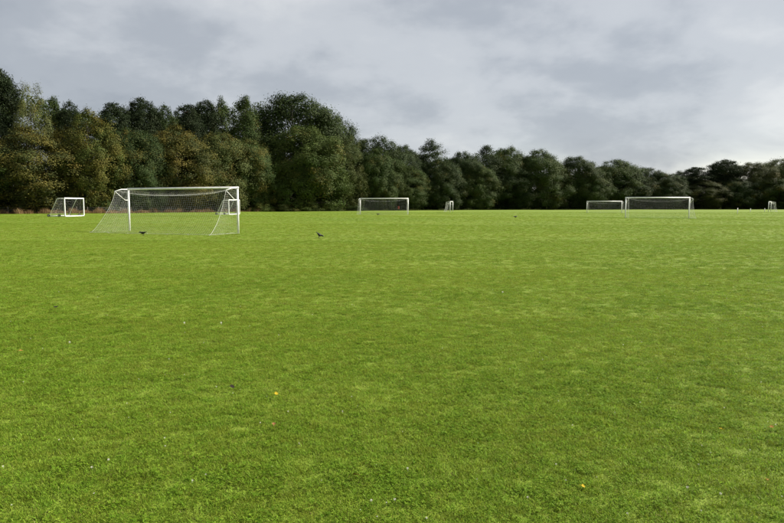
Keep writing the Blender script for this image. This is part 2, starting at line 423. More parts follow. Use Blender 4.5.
GF, GB = 'front trees along the wood edge', 'trees rising behind the front row'
TREES = [
 # kind, px, top row, width px, metres behind the edge, colour, autumn share, label
 ('pine', -52, 84, 60, 9, PN, 0.0, 'dark pine beyond the left edge beside the tallest left pine', GB),
 ('oak', -38, 126, 84, 3, GR, .25, 'yellowing broad tree cut off by the left edge of the picture', GF),
 ('pine', 1, 69, 52, 9, PN, 0.0, 'tall dark pine at the far left edge, highest of the left trees', GB),
 ('birch', 36, 85, 44, 8, PALE, .12, 'pale olive feathery birch right of the tall pine at far left', GB),
 ('ash', 32, 128, 88, 2, BR, .50, 'orange and brown leaved spreading tree above the leftmost portable goal', GF),
 ('spire', 59, 97, 30, 12, GR, .08, 'narrow pointed green tree next right of the pale birch', GB),
 ('pine', 75, 103, 28, 11, PN, 0.0, 'small dark pine top between pointed tree and yellow green tree', GB),
 ('ash', 92, 111, 58, 3, YG, .42, 'yellow green tree behind the left post of the near goal', GF),
 ('pine', 119, 104, 36, 13, PN, 0.0, 'dark pine top above the near goal left post', GB),
 ('pine', 146, 100, 34, 15, PN, 0.0, 'dark pine above the left third of the near goal crossbar', GB),
 ('pine', 168, 107, 28, 15, DK, 0.0, 'round topped dark pine above the middle of the near goal', GB),
 ('oak', 136, 129, 64, 4, DK, .10, 'dark green leafy tree directly behind the left half of near goal', GF),
 ('ash', 178, 126, 74, 3, BR, .62, 'ochre and rust autumn tree behind the middle of the near goal', GF),
 ('pine', 190, 105, 30, 15, PN, 0.0, 'left one of the paired dark pine tops right of the sky notch', GB),
 ('pine', 208, 102, 30, 17, PN, 0.0, 'right one of the paired dark pine tops right of the sky notch', GB),
 ('spire', 224, 99, 32, 16, GR, .12, 'thin pointed tree above the right end of the near goal crossbar', GB),
 ('spire', 247, 96, 42, 14, GR, .05, 'green pointed tree touching the left side of the great domed oak', GB),
 ('oak', 218, 134, 66, 3, OL, .34, 'olive brown tree behind the right end of the near goal', GF),
 ('oak', 295, 96, 104, 17, DK, 0.0, 'great dark domed oak, the biggest crown on the skyline', GB),
 ('oak', 333, 116, 56, 20, DK, 0.0, 'dark shoulder tree sloping down on the right of the great oak', GB),
 ('oak', 252, 140, 48, 4, GR, .20, 'bushy green tree between the near goal and the lit dome tree', GF),
 ('oak', 303, 128, 76, 2, LG, .06, 'large lighter green dome shaped tree below the great dark oak', GF),
 ('birch', 343, 137, 42, 3, OL, .08, 'olive green soft birch just left of the middle goal', GF),
 ('pine', 341, 133, 26, 18, PN, 0.0, 'dark pine top peeping over the olive birch', GB),
 ('oak', 375, 137, 52, 16, DK, 0.0, 'flat topped dark oak on the skyline above the middle goal', GB),
 ('oak', 379, 149, 42, 3, GR, .04, 'mid green tree directly behind the middle goal', GF),
 ('oak', 403, 146, 34, 14, DK, 0.0, 'dark rounded tree above the right post of the middle goal', GB),
 ('ash', 408, 166, 44, 3, GR, .05, 'low dark tree at the right post of the middle goal', GF),
 ('spire', 430, 140, 42, 10, DK, .02, 'spiky topped dark tree between middle goal and small far goal', GB),
 ('oak', 442, 160, 42, 3, DK, .03, 'dark front tree just behind the small far goal at centre', GF),
 ('oak', 462, 152, 38, 10, DK, .02, 'dark skyline tree right of the small far goal at centre', GB),
 ('oak', 473, 164, 44, 3, GR, .04, 'dark front tree, second right of the small far goal at centre', GF),
 ('spire', 485, 145, 36, 9, DK, 0.0, 'tallest pointed dark tree near the centre of the skyline', GB),
 ('oak', 507, 147, 38, 10, GR, .06, 'rounded tree just right of the central pointed skyline tree', GB),
 ('ash', 513, 166, 44, 3, DK, .03, 'dark front tree above the crow near the field centre', GF),
 ('oak', 537, 150, 46, 6, GR, .07, 'broad leafy crown midway between the middle and right goals', GB),
 ('birch', 553, 163, 32, 4, OL, .05, 'lighter olive tree in the gap right of the midway crown', GF),
 ('oak', 574, 157, 42, 7, DK, .02, 'dark rounded tree above the left post of the smaller right goal', GB),
 ('oak', 590, 168, 42, 3, GR, .04, 'dark front tree behind the left half of the smaller right goal', GF),
 ('oak', 613, 160, 50, 8, GR, .04, 'broad crown above the gap between the two right goals', GB),
 ('ash', 628, 173, 44, 3, DK, .03, 'dark front tree behind the left post of the larger right goal', GF),
 ('oak', 645, 168, 36, 8, DK, .02, 'dark crown sloping down above the larger right goal', GB),
 ('oak', 664, 173, 42, 5, DK, .05, 'low round tree above the right half of the larger right goal', GF),
 ('spire', 677, 171, 24, 10, DK, .04, 'small pointed tree above the larger right goal right post', GB),
 ('pine', 695, 167, 30, 9, PN, 0.0, 'ragged dark pine just right of the larger right goal', GB),
 ('ash', 704, 180, 40, 3, BR, .12, 'dull brownish front tree right of the larger right goal', GF),
 ('pine', 722, 160, 30, 8, PN, 0.0, 'tallest ragged pine on the right, left of the white marker posts', GB),
 ('oak', 738, 178, 36, 3, DK, .06, 'dark front tree behind the tallest white marker post', GF),
 ('oak', 749, 163, 40, 8, BR, .10, 'brownish rounded crown above the two shorter marker posts', GB),
 ('ash', 768, 176, 44, 3, GR, .12, 'dark front tree behind the edge-on goal at far right', GF),
 ('oak', 778, 159, 50, 9, OL, .08, 'olive round crown at the right edge of the skyline', GB),
 ('oak', 806, 166, 52, 4, DK, .05, 'dark tree cut off by the right edge of the picture', GF),
 ('oak', 842, 160, 56, 9, DK, .03, 'dark tree outside the right edge of the picture', GB),
]
for t in TREES: plant(*t)

BUSHES = [
 (262, 202.5, 24, 'low green bramble bush right of the far portable goal', LG, .12),
 (284, 203.5, 26, 'bramble bush with brownish leaves under the large dome tree left side', OL, .25),
 (308, 201.5, 26, 'largest bramble bush under the large lighter dome tree', LG, .05),
 (331, 201.5, 30, 'round bramble bush just left of the middle goal net', LG, .03),
 (356, 204.5, 24, 'small bramble bush behind the left post of the middle goal', DK, .03),
]
for px, top, w, lab, c, a in BUSHES: plant('bush', px, top, w, -3.5, c, a, lab, 'bramble bushes at the wood edge')

def clump_mass(name, label, mat, px0, px1, n, off, hmax, rr, leaf, per, seed, aspect=0.66):
    rng = np.random.default_rng(seed); C, N, V = [], [], []
    for i in range(n):
        px = rng.uniform(px0, px1); d = tl(px) + rng.uniform(*off); p = at(px, d); r = rng.uniform(*rr)
        hm = hmax * (0.55 + 0.45 * math.sin(px * .13 + d)) if hmax else CAMH + (HZ - 2.5 - np.interp(px, SKY_PX, SKY_Y)) * d / F; z = p.z + rng.uniform(0, 1) ** (0.8 if hmax else 0.45) * max(hm - r, 0.1) + r * .3
        m = int(per * r * r); dd = rng.normal(size=(m, 3)); dd /= np.linalg.norm(dd, axis=1, keepdims=True)
        c = np.array([p.x, p.y, z]) + dd * (r * rng.uniform(.6, 1.08, m))[:, None] * np.array([1.15, 1, .8])
        c[:, 2] = np.maximum(c[:, 2], p.z + .02)
        C.append(c); N.append(dd + rng.normal(size=(m, 3)) * .6); tone = rng.uniform()
        V.append(np.stack([np.clip(tone * .5 + rng.uniform(0, .5, m), 0, 1)] * 3 + [np.ones(m)], -1))
    C, N, V = map(np.concatenate, (C, N, V))
    v, q = leaf_quads(C, N, leaf, aspect, rng)
    o = link(name, np_mesh(name, v, q, np.repeat(V, 4, axis=0)), mat)
    return tag(o, label, kind='stuff')
clump_mass('undergrowth', 'dark leafy undergrowth filling the wood edge below the trees', M['under'], -130, 900, 620, (1, 13), 5.5, (0.9, 2.2), 0.55, 34, 5)
clump_mass('understorey', 'dark shrub layer inside the wood behind the front trees', M['under'], -140, 910, 700, (13, 30), 11, (1.2, 2.4), 0.6, 30, 7)
def wood_floor():
    px = np.linspace(-230, 1010, 120); V = []
    for k, off in enumerate((-1.2, 6, 20, 45, 90)):
        d = np.interp(px, TL_PX, TL_D) + off + (0.9 * np.sin(px * .17) + .6 * np.sin(px * .43) if k == 0 else 0)
        x = (px - CX) / F * d; V.append(np.stack([x, d, terr(x, d) + (.004 if k == 0 else .03)], -1))
    v = np.concatenate(V); n = len(px); i, j = np.meshgrid(np.arange(4), np.arange(n - 1), indexing='ij'); a = (i * n + j).ravel()
    m = mat_simple('leaf_litter', (0.045, 0.034, 0.022), .95, .1, 1.4, .5, bump=.6)
    tag(link('wood_floor', np_mesh('wood_floor', v, np.stack([a, a + 1, a + n + 1, a + n], -1)), m), 'brown leaf litter ground under the trees', kind='structure')
wood_floor()
SKY_PX = [-150, -40, 3, 20, 35, 57, 75, 100, 118, 146, 178, 191, 208, 223, 248, 270, 290, 318, 338, 352, 375, 400, 415, 432, 448, 466, 486, 505, 520, 537, 556, 575, 592, 612, 630, 650, 676, 696, 722, 735, 750, 775, 920]
SKY_Y = [80, 80, 72, 86, 88, 100, 106, 114, 106, 103, 118, 107, 105, 102, 99, 98, 97, 106, 128, 138, 138, 146, 150, 143, 158, 154, 147, 148, 156, 152, 164, 159, 165, 161, 166, 175, 173, 170, 163, 173, 166, 161, 161]
clump_mass('wood_interior', 'dark foliage deep inside the wood behind the tree trunks', M['under'], -150, 920, 1500, (17, 28), None, (1.0, 2.0), 0.40, 62, 6)

def stalks(name, label, mat, px0, px1, n, off, hrange, wd, seed, lean=.3):
    rng = np.random.default_rng(seed); px = rng.uniform(px0, px1, n)
    d = np.interp(px, TL_PX, TL_D) + rng.uniform(off[0], off[1], n) + 1.2 * np.sin(px * .21) + .7 * np.sin(px * .55)
    x = (px - CX) / F * d; z = terr(x, d)
    h = rng.uniform(hrange[0], hrange[1], n) * (0.62 + 0.38 * np.sin(px * .35 + 1) * np.sin(px * .11)); a = rng.uniform(0, 6.28, n)
    b = np.stack([x, d, z], -1); w = np.stack([np.cos(a), np.sin(a), 0 * a], -1) * wd
    tipo = np.stack([rng.normal(0, lean, n) * h, rng.normal(0, lean, n) * h, h], -1)
    midp = b + tipo * np.array([.35, .35, .6])
    v = np.stack([b - w, b + w, midp + w * .9, midp - w * .9, b + tipo + w * .25, b + tipo - w * .25], 1).reshape(-1, 3)
    i = np.arange(n) * 6
    q = np.concatenate([np.stack([i, i + 1, i + 2, i + 3], -1), np.stack([i + 3, i + 2, i + 4, i + 5], -1)])
    tone = np.clip(rng.normal(.45, .22, n) + .2 * np.sin(px * .4), 0, 1); V = np.repeat(np.stack([tone] * 3 + [np.ones(n)], -1), 6, axis=0)
    return tag(link(name, np_mesh(name, v, q, V), mat), label, kind='stuff')
stalks('dry_grass', 'tall dry brown grass along the foot of the left trees', M['dry'], -60, 262, 9000, (-4.5, -.5), (.5, 1.25), .03, 8)
stalks('rough_grass', 'rough uncut olive grass along the foot of the far trees', M['rough'], 250, 860, 14000, (-4.0, -.2), (.3, .75), .04, 9)

# ------------------------------------------------------------------ stock fence at the left wood edge
def build_fence():
    A = at(-14, tl(-14) - 1.6)
    f = thing('stock_fence', 'low weathered post and wire fence at the foot of left trees', 'fence', A)
    pts = []; px = -14.0
    while px < 246:
        p = at(px, tl(px) - 1.6); pts.append(p - A); px += 2.6 * F / tl(px) / 1.25
    rn = random.Random(3)
    pm = [MB().tube([(0, 0, -.3), (rn.uniform(-.03, .03), 0, .6), (rn.uniform(-.06, .06), .02, h)], [.065, .06, .055], 8).mesh('fence_post') for h in (1.18, 1.25, 1.3)]
    for i, p in enumerate(pts):
        o = link('post', pm[i % 3], M['wood'], f); o.location = p; o.rotation_euler = (0, 0, rn.uniform(0, 6))
    for z in (.25, .5, .78, 1.08):
        mb = MB(); line = []
        for a, b in zip(pts, pts[1:]):
            line += [a + Vector((0, -.065, z)), a.lerp(b, .5) + Vector((0, -.065, z - .015))]
        mb.tube(line, .008, 4); link('wire', mb.mesh('fence_wire'), M['wire'], f)
    return pts, A
FPTS, FA = build_fence()

# ------------------------------------------------------------------ goals
def net_mesh(grids, rad):
    """grids: list of 2D point lists; strands along rows and columns, three sided cords"""
    V, Q = [], []; cnt = 0
    for G in grids:
        G = np.array(G, float)
        segs = [(G[:-1].reshape(-1, 3), G[1:].reshape(-1, 3)), (G[:, :-1].reshape(-1, 3), G[:, 1:].reshape(-1, 3))]
        for a, b in segs:
            L = np.linalg.norm(b - a, axis=1); k = L > 1e-4; a, b = a[k], b[k]
            t = (b - a) / np.linalg.norm(b - a, axis=1, keepdims=True)
            ref = np.where(np.abs(t[:, 2:3]) < .9, np.array([[0, 0, 1.]]), np.array([[1., 0, 0]]))
            u = np.cross(t, ref); u /= np.linalg.norm(u, axis=1, keepdims=True); w = np.cross(t, u)
            vs = []
            for e in (a, b):
                for j in range(3):
                    an = 2.0944 * j; vs.append(e + (u * math.cos(an) + w * math.sin(an)) * rad)
            n = len(a); V.append(np.stack(vs, 1).reshape(-1, 3)); i = np.arange(n) * 6 + cnt
            for j in range(3):
                j2 = (j + 1) % 3; Q.append(np.stack([i + j, i + j2, i + 3 + j2, i + 3 + j], -1))
            cnt += n * 6
    return np_mesh('goal_net', np.concatenate(V), np.concatenate(Q))

def big_goal_meshes(arm, D, cell, rad, sag, seed, rp=.055):
    """full-size goal: x along the goal line, y to the back"""
    W, H = 7.32, 2.35; hw = W / 2 + .05
    ms = {}
    ms['post'] = MB().tube([(0, 0, -.3), (0, 0, H - .001)], rp, 14).mesh('goal_post', True)
    ms['crossbar'] = MB().tube([(-hw - rp, 0, H + .05), (hw + rp, 0, H + .05)], rp, 14).mesh('goal_crossbar', True)
    ms['arm'] = MB().tube([(0, .03, H + .03), (0, arm * .5, H + .02), (0, arm, H - .10)], .024, 8).mesh('net_arm', True)
    ms['brace'] = MB().tube([(0, arm * .97, H - .12), (0, arm * .45, H - .46), (0, arm * .25, H - .58), (0, .03, H - .58)], .018, 8).mesh('net_brace', True)
    ms['peg'] = MB().tube([(0, 0, -.1), (0, .02, .05), (0, .06, .06), (0, .06, .02)], .008, 6).mesh('net_peg', True)
    rn = random.Random(seed)
    def back(u, v):     # u -1..1 across, v 0..1 from arm level down to the ground
        edge = abs(u) ** 2.2
        zt = H - .10 - sag * (1 - edge); yt = arm + .12 * (1 - edge)
        y = yt + (D - yt) * (v ** 1.35) * (1 - .10 * (1 - edge) * math.sin(math.pi * v))
        z = zt * (1 - v) ** 1.12 - .16 * math.sin(math.pi * v) * (.4 + .6 * (1 - edge))
        wob = .05 * math.sin(5 * u + 3 * v + seed) * math.sin(math.pi * v)
        return (u * hw * (1 + .05 * v * v), y + wob, max(z + wob * .5, .03))
    nu = int(W / cell); nv = int(3.3 / cell); nt = max(int(arm / cell), 2)
    gb = [[back(2 * i / nu - 1, j / nv) for j in range(nv + 1)] for i in range(nu + 1)]
    gt = []
    for i in range(nu + 1):
        u = 2 * i / nu - 1; e = Vector(back(u, 0)); s = Vector((u * hw, 0, H + .03)); col = []
        for j in range(nt + 1):
            t = j / nt; q = s.lerp(e, t); q.z -= .18 * math.sin(math.pi * t) * (1 - abs(u) ** 4); col.append(tuple(q))
        gt.append(col)
    gs = []
    for sd in (-1, 1):
        g = []; n2 = max(int(1.8 / cell), 4)
        for j in range(nv + 1):
            v = j / nv; e = Vector(back(sd, v)); s = Vector((sd * hw, .02, (H - .03) * (1 - v) + .03 * v)); row = []
            for i in range(n2 + 1):
                t = i / n2; q = s.lerp(e, t); q.x -= sd * .10 * math.sin(math.pi * t) * math.sin(math.pi * v); q.z = max(q.z - .05 * math.sin(math.pi * t), .02); row.append(tuple(q))
            g.append(row)
        gs.append(g)
    ms['net'] = net_mesh([gb, gt] + gs, rad)
    # head and side ropes of the net
    mb = MB()
    mb.tube([back(2 * i / 24 - 1, 0) for i in range(25)], rad * 1.1, 5)
    for sd in (-1, 1):
        mb.tube([back(sd, j / 14) for j in range(15)], rad * 4.5, 5)
        mb.tube([(sd * hw, .02, .03), tuple(Vector((sd * hw, .02, .03)).lerp(Vector(back(sd, 1)), .5) + Vector((0, 0, .01))), back(sd, 1)], rad * 1.4, 5)
    mb.tube([back(2 * i / 12 - 1, 1) for i in range(13)], rad * 1.5, 5)
    ms['rope'] = mb.mesh('net_rope', True)
    pegs = [back(2 * i / 6 - 1, 1) for i in range(7)]
    return ms, hw, pegs

def big_goal(ms_pack, px, d, deg, label):
    ms, hw, pegs = ms_pack; W = 7.32
    g = thing('football_goal', label, 'goal', at(px, d), R(deg), 'full-size white football goals')
    def local(mesh, name, mat, loc=(0, 0, 0)):
        o = link(name, mesh, mat, g); o.location = loc; return o
    M4 = Matrix.Rotation(R(deg), 4, 'Z')
    base = g.location
    for sd in (-1, 1):
        wp = base + M4 @ Vector((sd * hw, 0, 0)); dz = 0.0
        local(ms['post'], 'post', M['white'], (sd * hw, 0, 0))
        local(ms['arm'], 'net_arm', M['white'], (sd * hw, 0, 0)); local(ms['brace'], 'brace', M['white'], (sd * hw, 0, 0))
    local(ms['crossbar'], 'crossbar', M['white'])
    n = local(ms['net'], 'net', M['net']); r = link('rope', ms['rope'], M['net'], n)
    for p in pegs:
        q = link('peg', ms['peg'], M['wire'], n); q.location = (p[0], p[1], 0)
    return g
near = big_goal_meshes(1.0, 2.6, .13, .0017, .22, 1)
farg = big_goal_meshes(0.95, 1.5, .16, .0020, .3, 2, .068)
def mid_of(pl, pr):
    d = (pl[1] + pr[1]) / 2; x = ((pl[0] - CX) / F * pl[1] + (pr[0] - CX) / F * pr[1]) / 2
    return CX + x / d * F, d
px_, d_ = mid_of((130, 37.3), (238, 34.5))
big_goal(near, px_, d_, 157.7, 'near white football goal with its net spread towards the viewer, crow behind')
big_goal(farg, 384, 99.5, 169, 'white football goal in the middle, in front of the mid green tree')
px_, d_ = mid_of((625.5, 76.5), (687.5, 76.5))
big_goal(farg, px_, d_, 180, 'larger of the two white football goals standing side by side on the right')
px_, d_ = mid_of((586.5, 137), (620.7, 137.2))
big_goal(farg, px_, d_, 183, 'smaller looking farther one of the two white goals on the right')
big_goal(farg, 451.3, 152, 80, 'far white goal seen edge-on near the centre, net sloping left')
big_goal(farg, 768.5, 159, -124, 'far white goal seen edge-on at the right edge, net sloping right')

def portable_meshes():
    W, H, D, S = 4.88, 2.13, 1.85, .75; hw = W / 2; ms = {}
    ms['post'] = MB().box((0, 0, H / 2 + .05), (.12, .10, H - .1)).mesh('portable_post')
    ms['crossbar'] = MB().box((0, 0, H + .06), (W + .12, .10, .12)).mesh('portable_crossbar')
    ms['ground_bar'] = MB().box((0, 0, .055), (W - .12, .10, .09)).mesh('portable_ground_bar')
    ms['rail'] = MB().box((0, D / 2 + .053, .085), (.10, D - .004, .10)).mesh('portable_rail')
    ms['stay'] = MB().tube([(0, .05, H + .03), (0, S, H + .02), (0, S + .12, H - .06), (0, D - .02, .13)], .032, 8).mesh('portable_stay', True)
    ms['back_bar'] = MB().tube([(-hw + .05, D, .09), (hw - .05, D, .09)], .035, 8).mesh('portable_back_bar', True)
    t = MB(); n = 18
    for k in range(n):
        a = 2 * math.pi * k / n
        for (y, r) in ((-.05, .10), (-.05, .155), (.05, .155), (.05, .10)): t.v.append(Vector((y, math.cos(a) * r, math.sin(a) * r)))
    for k in range(n):
        for j in range(4): t.f.append((k * 4 + j, k * 4 + (j + 1) % 4, (k + 1) % n * 4 + (j + 1) % 4, (k + 1) % n * 4 + j))
    ms['tyre'] = t.mesh('wheel_tyre', True)
    ms['hub'] = MB().tube([(-.045, 0, 0), (.045, 0, 0)], .10, 12).mesh('wheel_hub')
    prof = [(.05, H), (S, H), (S + .12, H - .08)] + [(S + .12 + (D - S - .14) * t, (H - .08) * (1 - t) + .1 * t) for t in (.14, .28, .42, .56, .70, .85, 1)]
    c = .16; nu = int(W / c)
    fine = []
    for a, b in zip(prof, prof[1:]):
        m = max(int(math.hypot(b[0] - a[0], b[1] - a[1]) / c), 1)
        fine += [(a[0] + (b[0] - a[0]) * i / m, a[1] + (b[1] - a[1]) * i / m) for i in range(m)]
    fine.append(prof[-1])
    gb = [[(-hw + W * i / nu, y, z + .03 * math.sin(i * .7) * (0 < j < len(fine) - 1)) for j, (y, z) in enumerate(fine)] for i in range(nu + 1)]
    gs = []
    for sd in (-1, 1):
        g = []
        for j in range(14):
            z = H - .02 - (H - .12) * j / 13; ye = np.interp(-z, [-p[1] for p in prof[1:]], [p[0] for p in prof[1:]])
            g.append([(sd * hw, .05 + (ye - .05) * i / 9, z) for i in range(10)])
        gs.append(g)
    ms['net'] = net_mesh([gb] + gs, .0022)
    return ms, hw, D
pmesh = portable_meshes()
def portable(px, d, deg, label):
    ms, hw, D = pmesh
    ctr = at(px, d)
    M4 = Matrix.Rotation(R(deg), 4, 'Z'); c = ctr + M4 @ Vector((hw, 0, 0)); c.z = gz(c.x, c.y)
    g = thing('portable_goal', label, 'goal', c, R(deg), 'portable goals on wheels')
    for sd in (-1, 1):
        for nm, key in (('post', 'post'), ('rail', 'rail'), ('stay', 'stay')):
            o = link(nm, ms[key], M['white'], g); o.location = (sd * hw, 0, 0)
        for y in (.62, D + .02):
            w = link('wheel', ms['hub'], M['wire'], g); w.location = (sd * (hw + .12), y, .155)
            link('tyre', ms['tyre'], M['black'], w)
    link('crossbar', ms['crossbar'], M['white'], g); link('ground_bar', ms['ground_bar'], M['white'], g)
    link('back_bar', ms['back_bar'], M['white'], g); link('net', ms['net'], M['net'], g)
portable(65.8, 77, 90.8, 'white portable goal on black wheels at far left by the dry grass')
portable(229.3, 96.6, 84.8, 'white portable goal on wheels seen through the near goal right post')

# white marker posts at the right
def marker(px, d, h, label):
    g = thing('marker_post', label, 'post', at(px, d), 0, 'white marker posts on the right')
    link('shaft', MB().tube([(0, 0, -.2), (.01, 0, h - .05)], .06, 10).mesh('marker_shaft', True), M['white'], g)
    link('cap', MB().tube([(.01, 0, h - .049), (.01, 0, h - .03), (.01, 0, h)], [.07, .07, .035], 10).mesh('marker_cap', True), M['white'], g)
marker(736.5, 117, 1.1, 'tallest and nearest white marker post on the far right grass')
marker(749.3, 150, .85, 'short white marker post in the middle of the three on the right')
marker(763.5, 154, .85, 'short white marker post just left of the edge-on right goal')

# small red bin on a post behind the middle goal
def red_bin():
    p = at(398.5, tl(398) - 2.5)
    g = thing('waste_bin', 'small red bin on a post at the wood edge behind middle goal', 'bin', p, .4)
    link('post', MB().tube([(0, .2, -.2), (0, .2, 1.35)], .04, 8).mesh('bin_post', True), M['wire'], g)
    mb = MB().box((0, 0, .82), (.52, .36, .80)); b = link('body', mb.mesh('bin_body'), M['red'], g)
    mod = b.modifiers.new('bevel', 'BEVEL'); mod.width = .04; mod.segments = 2
    link('lid', MB().tube([(0, 0, 1.222), (0, 0, 1.26), (0, 0, 1.32)], [.33, .33, .22], 4).mesh('bin_lid'), M['red'], g)
red_bin()

# ------------------------------------------------------------------ crows
def crow_meshes(pitch):
    """body with head and tail as one skin, beak to +x"""
    sec = [(-.235, .012, .006, .028), (-.17, .030, .014, .030), (-.115, .048, .036, .022), (-.06, .064, .058, .008), (0, .070, .068, .0), (.055, .062, .064, .012),
           (.095, .046, .050, .034), (.125, .038, .042, .056), (.155, .036, .040, .068), (.182, .030, .034, .070), (.200, .018, .020, .066)]
    n = 14; mb = MB()
    for (x, ry, rz, cz) in sec:
        for k in range(n):
            a = 2 * math.pi * k / n; mb.v.append(Vector((x, ry * math.cos(a), cz + rz * math.sin(a))))
    for i in range(len(sec) - 1):
        for k in range(n):
            k2 = (k + 1) % n; mb.f.append((i * n + k, i * n + k2, (i + 1) * n + k2, (i + 1) * n + k))
    mb.f.append(tuple(reversed(range(n)))); e = (len(sec) - 1) * n; mb.f.append(tuple(e + k for k in range(n)))
    beak = MB().tube([(.192, 0, .066), (.225, 0, .062), (.252, 0, .052)], [.015, .011, .002], 8)
    wings = []
    for sd in (-1, 1):
        w = MB(); pr = [(.075, .055, .030, .020), (.03, .070, .034, .034), (-.04, .068, .030, .036), (-.12, .048, .030, .026), (-.20, .022, .034, .013), (-.25, .008, .036, .005)]
        for (x, y, z, hgt) in pr:
            for (dy, dz) in ((0, hgt), (.010, 0), (0, -hgt), (-.008, 0)): w.v.append(Vector((x, sd * (y + dy), z + dz * .9)))
        for i in range(len(pr) - 1):
            for k in range(4): w.f.append((i * 4 + k, i * 4 + (k + 1) % 4, i * 4 + 4 + (k + 1) % 4, i * 4 + 4 + k))
        w.f.append((3, 2, 1, 0)); m = (len(pr) - 1) * 4; w.f.append((m, m + 1, m + 2, m + 3)); wings.append(w)
    Rm = Matrix.Rotation(-pitch, 3, 'Y')
    for b in [mb, beak] + wings: b.v = [Rm @ v + Vector((0, 0, .165)) for v in b.v]
    legs = []
    for sd in (-1, 1):
        l = MB().tube([(-.015, sd * .028, .12), (-.035, sd * .03, .07), (.0, sd * .032, .006)], [.016, .007, .006], 6)
        for a in (-.5, 0, .5, 3.14): l.tube([(0, sd * .032, .008), (.045 * math.cos(a), sd * .032 + .045 * math.sin(a), .005)], [.005, .002], 4)
        legs.append(l)
    return mb, beak, wings, legs
def crow(px, py, yaw, pitch, label, loc=None, s=1.0):
    p = loc or ground_px(px, py)
    g = thing('crow', label, 'crow', p, R(yaw), 'black crows on the field'); g.scale = (s, s, s)
    mb, beak, wings, legs = crow_meshes(R(pitch))
    body = link('body', mb.mesh('crow_body', True), M['feather'], g)
    link('beak', beak.mesh('crow_beak', True), M['beak'], g)
    for w in wings:
        o = link('wing', w.mesh('crow_wing', True), M['feather'], g)
    for l in legs: link('leg', l.mesh('crow_leg'), M['beak'], g)
crow(319.5, 238.2, -12, -34, 'black crow feeding head down on open grass right of the near goal', s=.88)
crow(143, 236.0, 172, -8, 'black crow standing by the left post of the near goal', s=.9)
crow(378, 215.6, 20, -10, 'small black crow on the grass before the middle goal', s=1.1)
crow(515.5, 218.4, 200, -12, 'lone black crow far out on the centre of the field', s=1.15)
fp = min(FPTS, key=lambda p: abs((p + FA).x / (p + FA).y * F + CX - 179))
crow(0, 0, 160, 18, 'black crow perched on a fence post, seen through the near goal net', loc=fp + FA + Vector((0, 0, 1.2)), s=1.15)

# ------------------------------------------------------------------ fallen leaves
def fallen_leaf(px, py, size, col, yaw, label):
    rn = random.Random(int(px * 13 + py)); p = ground_px(px, py)
    o0 = thing('fallen_leaf', label, 'leaf', p + Vector((0, 0, .045)), R(yaw), 'fallen leaves on the near grass')
    o0.rotation_euler = (rn.uniform(-.5, .5) + .35, rn.uniform(-.3, .3), R(yaw))
    size *= .58 if col[0] > .1 else .9; mb = MB(); out = [(0, .10), (.12, .32), (.3, .44), (.5, .36), (.62, .42), (.78, .22), (1, .0)]
    for (x, w) in out:
        for sgn in (-1, 0, 1): mb.v.append(Vector(((x - .5) * size, sgn * w * size, (abs(sgn) * w * .5 + .25 * (x - .5) ** 2) * size)))
    for i in range(len(out) - 1):
        for k in (0, 1): mb.f.append((i * 3 + k, i * 3 + k + 1, i * 3 + k + 4, i * 3 + k + 3))
    m = mat_simple('fallen_leaf_skin', col, .85, .08, 30.0, .3)
    link('blade', mb.mesh('leaf_blade', True), m, o0)
    link('stalk', MB().tube([(-.5 * size, 0, .06 * size), (-.8 * size, .1 * size, .1 * size), (-1.1 * size, .12 * size, .05 * size)], [.0016, .0014, .002], 5).mesh('leaf_stalk'), m, o0)
YL, OR, DKL = (.36, .27, .02), (.24, .13, .03), (.02, .017, .012)
fallen_leaf(583, 494, .042, YL, 20, 'bright yellow fallen leaf near the bottom, right of centre')
fallen_leaf(766, 487, .045, OR, 80, 'ochre fallen leaf near the bottom right corner')
fallen_leaf(771.6, 433, .05, OR, 10, 'yellow ochre fallen leaf at the right edge')
fallen_leaf(720, 435, .04, YL, 140, 'small pale yellow fallen leaf left of the right edge leaf')
fallen_leaf(276.5, 399, .06, YL, 30, 'yellow fallen leaf on the grass left of centre')
fallen_leaf(274, 430, .055, (.20, .10, .04), 100, 'reddish fallen leaf below the yellow leaf left of centre')
fallen_leaf(354.4, 482, .048, OR, 170, 'orange yellow fallen leaf near bottom centre')
fallen_leaf(21.6, 355, .07, OR, 60, 'orange fallen leaf at the left edge of the near grass')
fallen_leaf(232.4, 392, .05, DKL, 40, 'small black curled leaf on the grass left of centre')
fallen_leaf(56, 310, .09, DKL, 120, 'dark curled leaf farther off on the left grass')

# ------------------------------------------------------------------ turf: tufts of grass, clover and small white flowers
def tuft_mesh(name, nb, spread, hmin, hmax, wd, seed):
    rng = np.random.default_rng(seed); V, Q, C = [], [], []; k = 0
    for i in range(nb):
        r = spread * math.sqrt(rng.uniform()); a = rng.uniform(0, 6.28); b = np.array([r * math.cos(a), r * math.sin(a), -.004])
        h = rng.uniform(hmin, hmax); le = rng.uniform(.2, 1.5) * h; la = rng.uniform(0, 6.28); l = np.array([math.cos(la), math.sin(la), 0]) * le
        wa = la + math.pi / 2 + rng.uniform(-.6, .6); w = np.array([math.cos(wa), math.sin(wa), 0]) * wd * rng.uniform(.6, 1.3)
        m = b + l * .35 + np.array([0, 0, h * .68]); t = b + l + np.array([0, 0, h])
        V += [b - w, b + w, m + w * .8, m - w * .8, t]; Q += [(k, k + 1, k + 2, k + 3), (k + 3, k + 2, k + 4, k + 4)]
        C += [[rng.uniform(), rng.uniform(), 0, 1]] * 1 * 1; k += 5
    me = bpy.data.meshes.new(name)
    me.from_pydata([tuple(v) for v in V], [], [tuple(dict.fromkeys(q)) for q in Q]); me.update()
    at_ = me.attributes.new('vary', 'FLOAT_COLOR', 'POINT'); at_.data.foreach_set('color', np.repeat(np.array(C, np.float32), 5, axis=0).ravel())
    me.materials.append(M['grass']); return me
